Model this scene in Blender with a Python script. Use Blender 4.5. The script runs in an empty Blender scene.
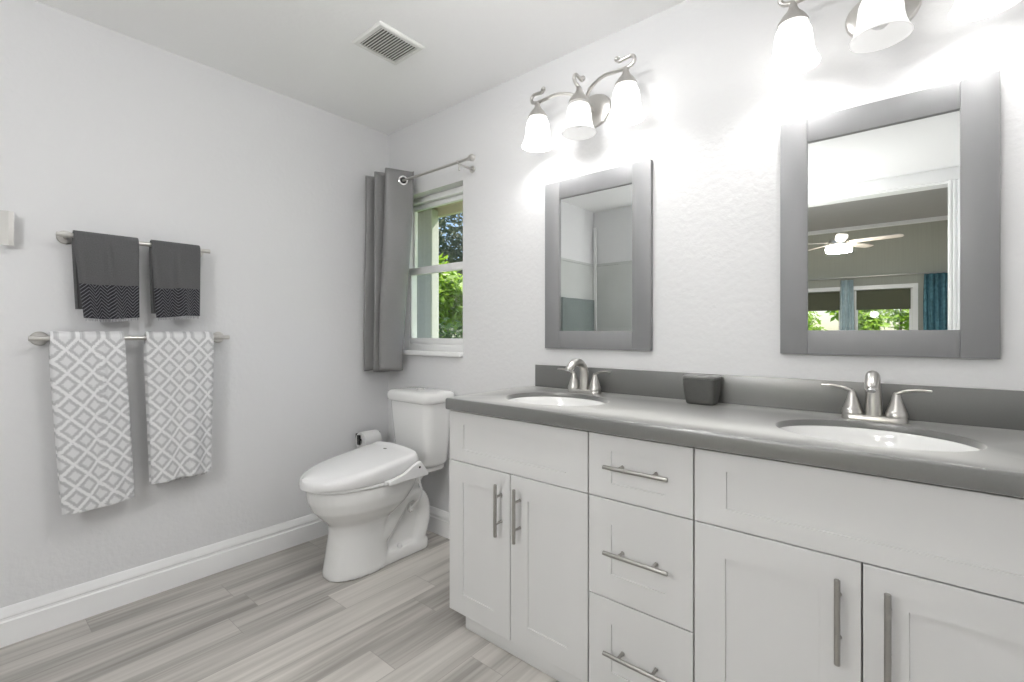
import bpy, bmesh, math, random
from mathutils import Vector, Matrix, noise
random.seed(7)
S = bpy.context.scene
C = S.collection
PI = math.pi

# ------------------------------------------------------------------ camera
F, HY, YAW = 473.16, 332.64, 0.6991            # focal length and horizon in pixels of 1024x682
cam = bpy.data.cameras.new('camera')
cam.sensor_fit = 'HORIZONTAL'; cam.sensor_width = 36.0
cam.lens = F / 1024 * 36.0
cam.shift_y = (HY - 341.0) / 1024
cam.clip_start = 0.02
co = bpy.data.objects.new('camera', cam); C.objects.link(co)
co.location = (2.5788, -1.8258, 1.1616)
co.rotation_euler = (PI / 2, 0, YAW)
S.camera = co

# ------------------------------------------------------------------ colour management
S.view_settings.view_transform = 'Standard'
S.view_settings.look = 'None'
S.view_settings.gamma = 1.0
S.view_settings.use_curve_mapping = False
S.view_settings.exposure = 0.24

# ------------------------------------------------------------------ sky and sun
w = bpy.data.worlds.new('world'); S.world = w; w.use_nodes = True
wn = w.node_tree.nodes; wl = w.node_tree.links
sky = wn.new('ShaderNodeTexSky'); sky.sky_type = 'NISHITA'; sky.sun_disc = False
sky.sun_elevation = math.radians(50); sky.sun_rotation = math.radians(60)
sky.air_density = 1.0; sky.dust_density = 0.6
wl.new(sky.outputs[0], wn['Background'].inputs[0])
wn['Background'].inputs[1].default_value = 0.22

def lamp(name, kind, loc, rot, energy, color=(1, 1, 1), **kw):
    l = bpy.data.lights.new(name, kind); l.energy = energy; l.color = color
    for k, v in kw.items(): setattr(l, k, v)
    o = bpy.data.objects.new(name, l); C.objects.link(o); o.location = loc; o.rotation_euler = rot
    return o
lamp('sun', 'SUN', (0, 5, 8), (math.radians(-40), math.radians(18), 0), 9.0, (1, .95, .86), angle=0.01)


# ------------------------------------------------------------------ mesh helpers
def new(): return bmesh.new()

def box(bm, a, b, bev=0.0, seg=2):
    x0, y0, z0 = [min(p, q) for p, q in zip(a, b)]; x1, y1, z1 = [max(p, q) for p, q in zip(a, b)]
    v = [bm.verts.new(p) for p in ((x0,y0,z0),(x1,y0,z0),(x1,y1,z0),(x0,y1,z0),(x0,y0,z1),(x1,y0,z1),(x1,y1,z1),(x0,y1,z1))]
    f = [bm.faces.new([v[i] for i in q]) for q in ((0,3,2,1),(4,5,6,7),(0,1,5,4),(1,2,6,5),(2,3,7,6),(3,0,4,7))]
    if bev > 0:
        es = list({e for g in f for e in g.edges})
        bmesh.ops.bevel(bm, geom=es, offset=bev, segments=seg, profile=.5, affect='EDGES')
    return bm

def loft(bm, rings, cap0=True, cap1=True, closed=True):
    R = [[bm.verts.new(p) for p in r] for r in rings]
    n = len(R[0])
    for a, b in zip(R, R[1:]):
        for i in range(n if closed else n - 1):
            j = (i + 1) % n
            try: bm.faces.new((a[i], a[j], b[j], b[i]))
            except ValueError: pass
    if cap0: bm.faces.new(list(reversed(R[0])))
    if cap1: bm.faces.new(R[-1])
    return R

def catmull(pts, n=6):
    P = [Vector(p) for p in pts]; out = []
    for i in range(len(P) - 1):
        p0 = P[max(i-1, 0)]; p1 = P[i]; p2 = P[i+1]; p3 = P[min(i+2, len(P)-1)]
        for k in range(n):
            t = k / n
            out.append(.5 * ((2*p1) + (p2-p0)*t + (2*p0-5*p1+4*p2-p3)*t*t + (3*p1-p0-3*p2+p3)*t*t*t))
    out.append(P[-1]); return out

def tube(bm, pts, r, seg=12, caps=True, flat=1.0, up=None):
    P = [Vector(p) for p in pts]
    if not hasattr(r, '__len__'): r = [r] * len(P)
    if len(r) != len(P):
        r = [r[0] + 0 * i if len(r) == 1 else r[min(int(i/(len(P)-1)*(len(r)-1)), len(r)-2)] * (1-((i/(len(P)-1)*(len(r)-1)) - min(int(i/(len(P)-1)*(len(r)-1)), len(r)-2))) + r[min(int(i/(len(P)-1)*(len(r)-1)), len(r)-2)+1] * ((i/(len(P)-1)*(len(r)-1)) - min(int(i/(len(P)-1)*(len(r)-1)), len(r)-2)) for i in range(len(P))]
    T = []
    for i in range(len(P)):
        a = P[max(i-1, 0)]; b = P[min(i+1, len(P)-1)]; T.append((b-a).normalized())
    n = Vector(up) if up else (Vector((0,0,1)) if abs(T[0].z) < .9 else Vector((1,0,0)))
    n = (n - T[0]*n.dot(T[0])).normalized()
    rings = []
    for i in range(len(P)):
        n = (n - T[i]*n.dot(T[i])).normalized(); b = T[i].cross(n)
        rings.append([P[i] + (n*math.cos(2*PI*k/seg)*flat + b*math.sin(2*PI*k/seg))*r[i] for k in range(seg)])
    loft(bm, rings, caps, caps)

def lathe(bm, prof, o=(0,0,0), seg=32, axis='z', sx=1.0, sy=1.0, cap0=False, cap1=False):
    rings = []
    for r, h in prof:
        ring = []
        for k in range(seg):
            a = 2*PI*k/seg; c, s = r*math.cos(a)*sx, r*math.sin(a)*sy
            p = (c, s, h) if axis == 'z' else ((c, -h, s) if axis == 'y' else (h, c, s))
            ring.append((p[0]+o[0], p[1]+o[1], p[2]+o[2]))
        rings.append(ring)
    loft(bm, rings, cap0, cap1)

def ball(bm, c, r, u=16, v=10):
    bmesh.ops.create_uvsphere(bm, u_segments=u, v_segments=v, radius=r, matrix=Matrix.Translation(c))

def prism(bm, outline, d):          # outline: 3D points, d: extrusion vector
    d = Vector(d); loft(bm, [[Vector(p) for p in outline], [Vector(p)+d for p in outline]])

def mesh_of(name, bm, mat, shift=(0,0,0), smooth=35, recalc=True):
    if recalc: bmesh.ops.recalc_face_normals(bm, faces=bm.faces)
    if any(shift): bmesh.ops.translate(bm, vec=-Vector(shift), verts=bm.verts)
    me = bpy.data.meshes.new(name); bm.to_mesh(me); bm.free()
    me.materials.append(mat)
    if smooth:
        me.polygons.foreach_set('use_smooth', [True]*len(me.polygons)); me.set_sharp_from_angle(angle=math.radians(smooth))
    return me

def root_loc(p):
    while p.parent: p = p.parent
    return p.location

def obj(name, bm, mat, parent=None, loc=(0,0,0), smooth=35, label=None, recalc=True):
    """ONE mesh object from world-space geometry"""
    sh = root_loc(parent) if parent else loc
    o = bpy.data.objects.new(name, mesh_of(name, bm, mat, sh, smooth, recalc)); C.objects.link(o)
    if parent: o.parent = parent
    else: o.location = loc
    if label: o['label'] = label
    return o

def tag(o, label, cat, group=None, kind=None):
    o['label'] = label; o['category'] = cat
    if group: o['group'] = group
    if kind: o['kind'] = kind
    return o

def thing(name, loc, label, cat, group=None):
    o = bpy.data.objects.new(name, None); C.objects.link(o); o.location = loc; o.empty_display_size = .05
    return tag(o, label, cat, group)

def struct(name, bm, mat, loc=(0,0,0), smooth=0, parent=None):
    o = obj(name, bm, mat, parent, loc, smooth)
    if not parent: o['kind'] = 'structure'
    return o

def kids(o): return [c for c in bpy.data.objects if c.parent == o]
def dup(o, loc=None, label=None, parent=None):
    c = o.copy(); C.objects.link(c)
    if parent: c.parent = parent
    if loc is not None: c.location = loc
    if label: c['label'] = label
    for k in kids(o): dup(k, parent=c)
    return c

def bevel(o, wd, seg=2, ang=40):
    m = o.modifiers.new('bevel', 'BEVEL'); m.width = wd; m.segments = seg; m.limit_method = 'ANGLE'; m.angle_limit = math.radians(ang); return o

# ------------------------------------------------------------------ materials
class NT:
    def __init__(s, name):
        s.m = bpy.data.materials.new(name); s.m.use_nodes = True; s.t = s.m.node_tree
        s.p = s.t.nodes['Principled BSDF']; s.out = s.t.nodes['Material Output']
    def n(s, t, **kw):
        x = s.t.nodes.new(t)
        for k, v in kw.items(): setattr(x, k, v)
        return x
    def l(s, a, b): s.t.links.new(a, b)
    def math(s, op, a, b=None, c=None):
        x = s.n('ShaderNodeMath', operation=op)
        for i, v in enumerate((a, b, c)):
            if v is None: continue
            if isinstance(v, (int, float)): x.inputs[i].default_value = v
            else: s.l(v, x.inputs[i])
        return x.outputs[0]
    def mix(s, f, a, b):
        x = s.n('ShaderNodeMix', data_type='RGBA')
        for i, v in ((0, f), (6, a), (7, b)):
            if isinstance(v, (int, float)): x.inputs[i].default_value = v
            elif isinstance(v, tuple): x.inputs[i].default_value = (*v, 1)
            else: s.l(v, x.inputs[i])
        return x.outputs[2]
    def bump(s, h, strength=.2, dist=.01):
        b = s.n('ShaderNodeBump'); b.inputs['Strength'].default_value = strength; b.inputs['Distance'].default_value = dist
        s.l(h, b.inputs['Height']); s.l(b.outputs[0], s.p.inputs['Normal'])

def plain(name, col, rough=.5, metal=0.0, spec=.5, noise_scale=0, var=.06, bump=0, bdist=.002, stretch=None, coat=0):
    t = NT(name); p = t.p
    p.inputs['Base Color'].default_value = (*col, 1); p.inputs['Roughness'].default_value = rough
    p.inputs['Metallic'].default_value = metal; p.inputs['Specular IOR Level'].default_value = spec
    p.inputs['Coat Weight'].default_value = coat
    if noise_scale:
        tc = t.n('ShaderNodeTexCoord'); mp = t.n('ShaderNodeMapping'); t.l(tc.outputs['Object'], mp.inputs[0])
        if stretch: mp.inputs['Scale'].default_value = stretch
        nz = t.n('ShaderNodeTexNoise'); nz.inputs['Scale'].default_value = noise_scale; nz.inputs['Detail'].default_value = 4
        t.l(mp.outputs[0], nz.inputs['Vector'])
        a = tuple(max(0, c*(1-var)) for c in col); b = tuple(min(1, c*(1+var)) for c in col)
        t.l(t.mix(nz.outputs[0], a, b), p.inputs['Base Color'])
        if bump: t.bump(nz.outputs[0], bump, bdist)
    return t.m

def satin_stone(name, col):
    t = NT(name); p = t.p; p.inputs['Roughness'].default_value = .38; p.inputs['IOR'].default_value = 1.55
    p.inputs['Coat Weight'].default_value = 1.0; p.inputs['Coat Roughness'].default_value = .34; p.inputs['Coat IOR'].default_value = 1.9
    p.inputs['Sheen Weight'].default_value = 1.0; p.inputs['Sheen Roughness'].default_value = .35; p.inputs['Sheen Tint'].default_value = (.9, .9, .88, 1)
    tc = t.n('ShaderNodeTexCoord'); nz = t.n('ShaderNodeTexNoise'); nz.inputs['Scale'].default_value = 220; nz.inputs['Detail'].default_value = 3
    t.l(tc.outputs['Object'], nz.inputs['Vector'])
    t.l(t.mix(nz.outputs[0], tuple(c*.9 for c in col), tuple(c*1.1 for c in col)), p.inputs['Base Color'])
    return t.m

def wall_paint(name, col, bump=.24, scale=46):
    t = NT(name); p = t.p; p.inputs['Roughness'].default_value = .75; p.inputs['Base Color'].default_value = (*col, 1)
    p.inputs['Specular IOR Level'].default_value = .25
    tc = t.n('ShaderNodeTexCoord')
    a = t.n('ShaderNodeTexNoise'); a.inputs['Scale'].default_value = scale; a.inputs['Detail'].default_value = 3; a.inputs['Roughness'].default_value = .55
    b = t.n('ShaderNodeTexVoronoi'); b.inputs['Scale'].default_value = scale*1.1; b.feature = 'SMOOTH_F1'
    t.l(tc.outputs['Object'], a.inputs['Vector']); t.l(tc.outputs['Object'], b.inputs['Vector'])
    h = t.math('ADD', t.math('MULTIPLY', a.outputs[0], 1.0), t.math('MULTIPLY', b.outputs[0], .4))
    t.bump(h, bump, .006)
    return t.m

def emit(name, col, strength, base=(.9, .9, .9)):
    t = NT(name); t.p.inputs['Base Color'].default_value = (*base, 1)
    t.p.inputs['Emission Color'].default_value = (*col, 1); t.p.inputs['Emission Strength'].default_value = strength
    t.p.inputs['Roughness'].default_value = .3
    return t.m

def pane_glass(name, tint=(1, 1, 1), fac=.07):
    t = NT(name); t.t.nodes.remove(t.p)
    a = t.n('ShaderNodeBsdfTransparent'); a.inputs[0].default_value = (*tint, 1)
    g = t.n('ShaderNodeBsdfGlossy'); g.inputs['Roughness'].default_value = .02
    m = t.n('ShaderNodeMixShader'); m.inputs[0].default_value = fac
    t.l(a.outputs[0], m.inputs[1]); t.l(g.outputs[0], m.inputs[2]); t.l(m.outputs[0], t.out.inputs[0])
    return t.m

def floor_mat():
    t = NT('wood_look_tile'); p = t.p; p.inputs['Roughness'].default_value = .38
    PW, PL = .1526, .93
    tc = t.n('ShaderNodeTexCoord'); sp = t.n('ShaderNodeSeparateXYZ'); t.l(tc.outputs['Object'], sp.inputs[0])
    x, y = sp.outputs[0], sp.outputs[1]
    xr = t.math('DIVIDE', x, PW); row = t.math('FLOOR', xr)
    # joint position of each row of planks, as seen in the photograph
    joints = {0: -1.47, 1: -1.02, 2: -.98, 3: -1.095, 4: -.75, 5: -1.32, 6: -.52, 7: -.836, 8: -1.18, 9: -.62}
    ramp = t.n('ShaderNodeValToRGB'); cr = ramp.color_ramp; cr.interpolation = 'CONSTANT'
    for i in range(20):
        jv = ((joints.get(i, -random.random()*PL)) / PL) % 1.0
        e = cr.elements[0] if i == 0 else (cr.elements[1] if i == 1 else cr.elements.new(i/20))
        e.position = i/20; e.color = (jv, jv, jv, 1)
    t.l(t.math('DIVIDE', t.math('ADD', row, .5), 20.0), ramp.inputs[0])
    yl = t.math('SUBTRACT', t.math('DIVIDE', y, PL), ramp.outputs[0])
    col = t.math('FLOOR', yl)
    cv = t.n('ShaderNodeCombineXYZ'); t.l(row, cv.inputs[0]); t.l(col, cv.inputs[1])
    wn_ = t.n('ShaderNodeTexWhiteNoise', noise_dimensions='2D'); t.l(cv.outputs[0], wn_.inputs['Vector'])
    rnd = wn_.outputs['Value']
    # long grain streaks, different on every plank
    def grain(sx, sy, k, det, dist=0.0):
        c = t.n('ShaderNodeCombineXYZ')
        t.l(t.math('MULTIPLY', x, sx), c.inputs[0]); t.l(t.math('ADD', t.math('MULTIPLY', y, sy), t.math('MULTIPLY', rnd, k)), c.inputs[1]); t.l(t.math('MULTIPLY', rnd, 37.0), c.inputs[2])
        n = t.n('ShaderNodeTexNoise'); n.inputs['Scale'].default_value = 1; n.inputs['Detail'].default_value = det; n.inputs['Distortion'].default_value = dist
        t.l(c.outputs[0], n.inputs['Vector']); return n.outputs[0]
    g1 = grain(17, .8, 31, 3, .5); g2 = grain(75, 2.2, 57, 2)
    g = t.math('ADD', t.math('MULTIPLY', g1, .75), t.math('MULTIPLY', g2, .25))
    g = t.math('ADD', g, t.math('MULTIPLY', t.math('SUBTRACT', rnd, .5), .20))
    rp = t.n('ShaderNodeValToRGB'); t.l(g, rp.inputs[0])
    rp.color_ramp.elements[0].position = .30; rp.color_ramp.elements[0].color = (.275, .258, .237, 1)
    rp.color_ramp.elements[1].position = .66; rp.color_ramp.elements[1].color = (.60, .573, .535, 1)
    e = rp.color_ramp.elements.new(.46); e.color = (.455, .433, .403, 1)
    # grout
    fx = t.math('FRACT', xr); fy = t.math('FRACT', yl)
    ex = t.math('MULTIPLY', t.math('MINIMUM', fx, t.math('SUBTRACT', 1.0, fx)), PW)
    ey = t.math('MULTIPLY', t.math('MINIMUM', fy, t.math('SUBTRACT', 1.0, fy)), PL)
    ed = t.math('LESS_THAN', t.math('MINIMUM', ex, ey), .0013)
    t.l(t.mix(t.math('MULTIPLY', ed, .7), rp.outputs[0], (.30, .28, .26)), p.inputs['Base Color'])
    t.bump(t.math('SUBTRACT', t.math('MULTIPLY', g2, .15), ed), .25, .0012)
    return t.m

def lattice_towel_mat():
    t = NT('lattice_terry'); p = t.p; p.inputs['Roughness'].default_value = .95; p.inputs['Sheen Weight'].default_value = .2
    uv = t.n('ShaderNodeUVMap'); sp = t.n('ShaderNodeSeparateXYZ'); t.l(uv.outputs[0], sp.inputs[0])
    nz = t.n('ShaderNodeTexNoise'); nz.inputs['Scale'].default_value = 260; nz.inputs['Detail'].default_value = 2; t.l(uv.outputs[0], nz.inputs['Vector'])
    a = t.math('DIVIDE', sp.outputs[0], .076); b = t.math('DIVIDE', sp.outputs[1], .088)
    fa = t.math('ABSOLUTE', t.math('SUBTRACT', t.math('FRACT', t.math('ADD', a, b)), .5))
    fb = t.math('ABSOLUTE', t.math('SUBTRACT', t.math('FRACT', t.math('ADD', t.math('SUBTRACT', a, b), 40.0)), .5))
    d = t.math('MAXIMUM', fa, fb)
    d = t.math('ADD', d, t.math('MULTIPLY', t.math('SUBTRACT', nz.outputs[0], .5), .30))
    r = t.n('ShaderNodeValToRGB'); t.l(d, r.inputs[0]); cr = r.color_ramp
    white, grey, mid = (.80, .80, .805, 1), (.48, .48, .49, 1), (.72, .72, .725, 1)
    cr.elements[0].position = 0; cr.elements[0].color = mid
    cr.elements[1].position = .19; cr.elements[1].color = mid
    for pos, c in ((.27, grey), (.385, grey), (.43, white), (.5, white)):
        e = cr.elements.new(pos); e.color = c
    t.l(r.outputs[0], p.inputs['Base Color'])
    n2 = t.n('ShaderNodeTexNoise'); n2.inputs['Scale'].default_value = 600; t.l(uv.outputs[0], n2.inputs['Vector'])
    t.bump(n2.outputs[0], .5, .003)
    return t.m

def zigzag_towel_mat(vband):
    t = NT('zigzag_terry'); p = t.p; p.inputs['Roughness'].default_value = .95; p.inputs['Sheen Weight'].default_value = .15
    uv = t.n('ShaderNodeUVMap'); sp = t.n('ShaderNodeSeparateXYZ'); t.l(uv.outputs[0], sp.inputs[0])
    u, v = sp.outputs[0], sp.outputs[1]
    nz = t.n('ShaderNodeTexNoise'); nz.inputs['Scale'].default_value = 240; t.l(uv.outputs[0], nz.inputs['Vector'])
    zz = t.math('MULTIPLY', t.math('PINGPONG', u, .0225), 1.15)
    s = t.math('FRACT', t.math('DIVIDE', t.math('ADD', v, zz), .0135))
    line = t.math('LESS_THAN', t.math('ABSOLUTE', t.math('SUBTRACT', s, .5)), .125)
    band = t.math('GREATER_THAN', v, vband)
    greyc = t.mix(nz.outputs[0], (.068, .068, .070), (.125, .125, .128))
    dark = t.mix(line, (.014, .014, .017), (.15, .15, .17))
    t.l(t.mix(band, greyc, dark), p.inputs['Base Color'])
    t.bump(nz.outputs[0], .5, .003)
    return t.m

def leaf_mat(name, col):
    t = NT(name); t.p.inputs['Roughness'].default_value = .45
    tc = t.n('ShaderNodeTexCoord'); nz = t.n('ShaderNodeTexNoise'); nz.inputs['Scale'].default_value = 6; t.l(tc.outputs['Object'], nz.inputs['Vector'])
    c = t.mix(nz.outputs[0], tuple(a*.55 for a in col), tuple(min(1, a*1.5) for a in col))
    t.l(c, t.p.inputs['Base Color'])
    tr = t.n('ShaderNodeBsdfTranslucent'); t.l(c, tr.inputs[0])
    m = t.n('ShaderNodeMixShader'); m.inputs[0].default_value = .5
    t.l(t.p.outputs[0], m.inputs[1]); t.l(tr.outputs[0], m.inputs[2]); t.l(m.outputs[0], t.out.inputs[0])
    return t.m

M = dict(
    wall=wall_paint('wall_paint', (.73, .73, .736)),
    ceil=wall_paint('ceiling_paint', (.95, .95, .95), .12, 50),
    floor=floor_mat(),
    trim=plain('trim_paint', (.89, .89, .89), .32, noise_scale=8, var=.01),
    cab=plain('cabinet_paint', (.65, .65, .65), .34, noise_scale=6, var=.012),
    quartz=satin_stone('grey_quartz', (.105, .105, .101)),
    nickel=plain('brushed_nickel', (.60, .585, .56), .28, 1.0, noise_scale=90, var=.05, stretch=(1, 1, .05)),
    dnickel=plain('satin_nickel_pull', (.40, .39, .37), .30, 1.0, noise_scale=90, var=.05),
    chrome=plain('chrome', (.8, .8, .8), .12, 1.0, noise_scale=30, var=.02),
    dark=plain('dark_metal', (.05, .05, .05), .4, .6, noise_scale=20, var=.1),
    frame=plain('mirror_frame_finish', (.235, .235, .242), .42, 0.0, noise_scale=30, var=.05, stretch=(1, 1, .2)),
    mirror=plain('mirror_silver', (.86, .88, .87), 0.0, 1.0, noise_scale=3, var=.002),
    china=plain('white_china', (.82, .82, .81), .10, noise_scale=5, var=.01, coat=.3),
    plastic=plain('white_plastic', (.84, .84, .84), .22, noise_scale=5, var=.01),
    curtain=plain('curtain_cloth', (.225, .222, .222), .45, noise_scale=300, var=.15, bump=.2, bdist=.001),
    paper=plain('tissue_paper', (.85, .85, .84), .9, noise_scale=90, var=.03, bump=.2),
    lattice=lattice_towel_mat(), zig=zigzag_towel_mat(.185),
    fringe=plain('towel_fringe', (.42, .42, .44), .9, noise_scale=200, var=.3),
    cup=plain('grey_stoneware', (.085, .085, .08), .38, noise_scale=60, var=.15),
    cupl=plain('grey_stoneware_lid', (.16, .16, .155), .35, noise_scale=60, var=.1),
    shade=emit('lit_frosted_glass', (1, .99, .97), 2.0),
    shade_off=emit('dimly_lit_frosted_glass', (1, .99, .97), .30, (.8, .8, .8)),
    bulb_off=plain('dim_bulb_glass', (.85, .85, .84), .3, noise_scale=8, var=.01),
    bulb=emit('lit_bulb', (1, .98, .96), 100),
    glass=pane_glass('window_pane'),
    ventw=plain('vent_enamel', (.80, .80, .78), .4, noise_scale=12, var=.02),
    ventd=plain('vent_inside', (.13, .13, .12), .7, noise_scale=12, var=.1),
    leaf=leaf_mat('bright_leaf', (.30, .46, .05)), leaf2=leaf_mat('dark_leaf', (.05, .105, .03)), leaf3=leaf_mat('dull_leaf', (.20, .23, .16)),
    bark=plain('bark', (.16, .12, .09), .9, noise_scale=20, var=.3, bump=.6, bdist=.02, stretch=(4, 4, 1)),
    grass=plain('grass_ground', (.12, .20, .05), .95, noise_scale=9, var=.5),
    eave=plain('eave_boards', (.62, .56, .42), .7, noise_scale=10, var=.06, stretch=(.3, 6, 1)),
    stucco=plain('outside_stucco', (.52, .53, .49), .9, noise_scale=40, var=.1, bump=.4),
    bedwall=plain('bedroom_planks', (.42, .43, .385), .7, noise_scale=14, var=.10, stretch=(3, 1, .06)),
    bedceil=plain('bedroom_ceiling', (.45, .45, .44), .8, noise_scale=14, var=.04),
    teal=plain('teal_curtain_cloth', (.10, .24, .30), .8, noise_scale=16, var=.7),
    paleteal=plain('pale_sheer_cloth', (.50, .62, .66), .8, noise_scale=16, var=.2),
    olive=plain('olive_blind_cloth', (.11, .115, .075), .8, noise_scale=80, var=.1),
    blade=plain('fan_blade_wood', (.55, .50, .46), .4, noise_scale=30, var=.1, stretch=(.2, 3, 1)),
    fanlight=emit('lit_fan_lamp', (1, .95, .86), 200),
    tile=plain('shower_tile', (.56, .575, .56), .25, noise_scale=3, var=.08),
    bathcloth=plain('green_grey_terry', (.19, .22, .215), .95, noise_scale=120, var=.2, bump=.4),
)

# ================================================================== THE SETTING
H = 2.44
XR = 2.97
bm = new(); box(bm, (-1.6, -10.2, -.12), (5.6, .15, 0)); struct('floor', bm, M['floor'])
bm = new(); box(bm, (-.15, -3.32, H), (XR+.15, .15, H+.12)); struct('ceiling', bm, M['ceil'])
bm = new(); box(bm, (-.15, -2.76, 0), (0, .15, H)); struct('wall_left', bm, M['wall'])
bm = new()
WX0, WX1, WZ0, WZ1 = .085, .690, 1.045, 2.004
box(bm, (0, 0, 0), (WX0, .15, H)); box(bm, (WX1, 0, 0), (XR, .15, H)); box(bm, (WX0, 0, 0), (WX1, .15, WZ0)); box(bm, (WX0, 0, WZ1), (WX1, .15, H))
struct('wall_back', bm, M['wall'])
bm = new(); box(bm, (XR, -3.32, 0), (XR+.15, .15, H)); struct('wall_right', bm, M['wall'])
# wall opposite the vanity with the wide opening to the bedroom
bm = new(); box(bm, (-.15, -2.76, 0), (1.0, -2.62, H)); box(bm, (.86, -3.2, 0), (1.0, -2.76, H)); box(bm, (.86, -3.32, 0), (1.1, -3.2, H))
box(bm, (2.86, -3.32, 0), (XR, -3.2, H)); box(bm, (1.1, -3.32, 2.35), (2.86, -3.2, H))
struct('wall_front', bm, M['wall'])
# baseboards
def baseboard(name, p0, p1, n):
    prof = [(0, 0), (.016, 0), (.016, .088), (.0115, .093), (.0115, .101), (.0145, .105), (.0145, .112), (.010, .120), (.009, .130), (.004, .1405), (0, .1405)]
    b = new(); p0, p1, n = Vector(p0), Vector(p1), Vector(n)
    loft(b, [[p + n*d + Vector((0, 0, z)) for d, z in prof] for p in (p0, p1)])
    return struct(name, b, M['trim'], smooth=30)
baseboard('baseboard_left', (0.0005, -1.9, 0.0005), (0.0005, 0, 0.0005), (1, 0, 0))
baseboard('baseboard_back', (.017, -.0005, 0.0005), (1.2, -.0005, 0.0005), (0, -1, 0))

# window_1: white single-hung window in the back wall
bm = new(); fy0, fy1 = .062, .125
wx0, wx1, wz0, wz1 = WX0+.001, WX1-.001, WZ0+.001, WZ1-.001
FB = .05
box(bm, (wx0, fy0, wz0), (wx0+FB, fy1, wz1), .004); box(bm, (wx1-FB, fy0, wz0), (wx1, fy1, wz1), .004)
box(bm, (wx0+FB, fy0, wz1-.035), (wx1-FB, fy1, wz1), .004); box(bm, (wx0+FB, fy0, wz0), (wx1-FB, fy1, wz0+.045), .004)
win = struct('window_1', bm, M['trim'], smooth=35)
bm = new(); sx0, sx1 = wx0+FB+.0005, wx1-FB-.0005
box(bm, (sx0, .092, 1.535), (sx1, .118, 1.565), .003); box(bm, (sx0, .092, wz1-.065), (sx1, .118, wz1-.036), .003)
box(bm, (sx0, .092, 1.566), (sx0+.016, .118, wz1-.066), .003); box(bm, (sx1-.016, .092, 1.566), (sx1, .118, wz1-.066), .003)
obj('upper_sash', bm, M['trim'], win)
bm = new()
box(bm, (sx0, .064, 1.525), (sx1, .090, 1.570), .003); box(bm, (sx0, .064, wz0+.046), (sx1, .090, 1.128), .003)
box(bm, (sx0, .064, 1.1285), (sx0+.018, .090, 1.5245), .003); box(bm, (sx1-.018, .064, 1.1285), (sx1, .090, 1.5245), .003)
obj('lower_sash', bm, M['trim'], win)
bm = new(); box(bm, (sx0+.010, .104, 1.55), (sx1-.01, .107, wz1-.06)); obj('pane', bm, M['glass'], win)
bm = new(); box(bm, (sx0+.012, .076, 1.12), (sx1-.012, .079, 1.53)); obj('pane', bm, M['glass'], win)
bm = new(); box(bm, (WX0-.0, -.034, WZ0-.018), (WX1+.008, -.0005, WZ0+.008), .006, 3)
obj('sill', bm, M['trim'], win)

# door casing of the bedroom opening (seen in the large mirror)
bm = new()
def fluted(b, x0, x1, z0, z1):
    n = 4; pts = []
    wd = (x1-x0)/n
    for i in range(n):
        pts += [(x0+i*wd+.002, -3.1995+.012), (x0+i*wd+.3*wd, -3.1995+.022), (x0+i*wd+.7*wd, -3.1995+.022), (x0+(i+1)*wd-.002, -3.1995+.012)]
    pts = [(x0, -3.1995)] + pts + [(x1, -3.1995)]
    loft(b, [[(x, y, z0) for x, y in pts], [(x, y, z1) for x, y in pts]])
fluted(bm, 2.805, 2.905, 0.0, 2.34); fluted(bm, 1.05, 1.15, 0, 2.34)
box(bm, (1.05, -3.1995, 2.34), (2.905, -3.175, 2.438), .003)
box(bm, (1.1005, -3.34, 2.325), (2.8595, -3.1995, 2.3495)); box(bm, (2.835, -3.34, 0), (2.8595, -3.1995, 2.325)); box(bm, (1.1005, -3.34, 0), (1.125, -3.1995, 2.325))
struct('trim_1', bm, M['trim'], smooth=30)

# bedroom shell
bm = new(); box(bm, (-1.6, -5.2, H), (5.6, -3.325, H+.12)); struct('ceiling_bedroom', bm, M['bedceil'])
bm = new(); box(bm, (-1.6, -5.235, H-.045), (5.6, -5.2, H+.02), .006); struct('trim_2', bm, M['trim'])
bm = new(); box(bm, (-1.6, -10.2, 3.3), (5.6, -5.2, 3.4)); struct('ceiling_vault', bm, M['bedceil'])
bm = new(); box(bm, (-1.75, -10.2, 0), (-1.6, -3.2, 3.4)); struct('wall_bedroom_left', bm, M['bedwall'])
bm = new(); box(bm, (5.6, -10.2, 0), (5.75, -3.2, 3.4)); struct('wall_bedroom_right', bm, M['bedwall'])
bm = new()
A0, A1, B0, B1, WT = .2, 1.50, 1.72, 2.62, 2.02
box(bm, (-1.6, -10.2, 0), (A0, -10.0, 3.3)); box(bm, (A1, -10.2, 0), (B0, -10.0, 3.3)); box(bm, (B1, -10.2, 0), (5.6, -10.0, 3.3))
box(bm, (A0, -10.2, WT), (A1, -10.0, 3.3)); box(bm, (B0, -10.2, WT), (B1, -10.0, 3.3))
struct('wall_bedroom_far', bm, M['bedwall'])
bm = new(); box(bm, (XR, -3.32, 0), (5.6, -3.2, 2.56)); box(bm, (-1.6, -3.32, 0), (.86, -3.2, 2.56)); struct('wall_bedroom_near', bm, M['bedwall'])
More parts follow.
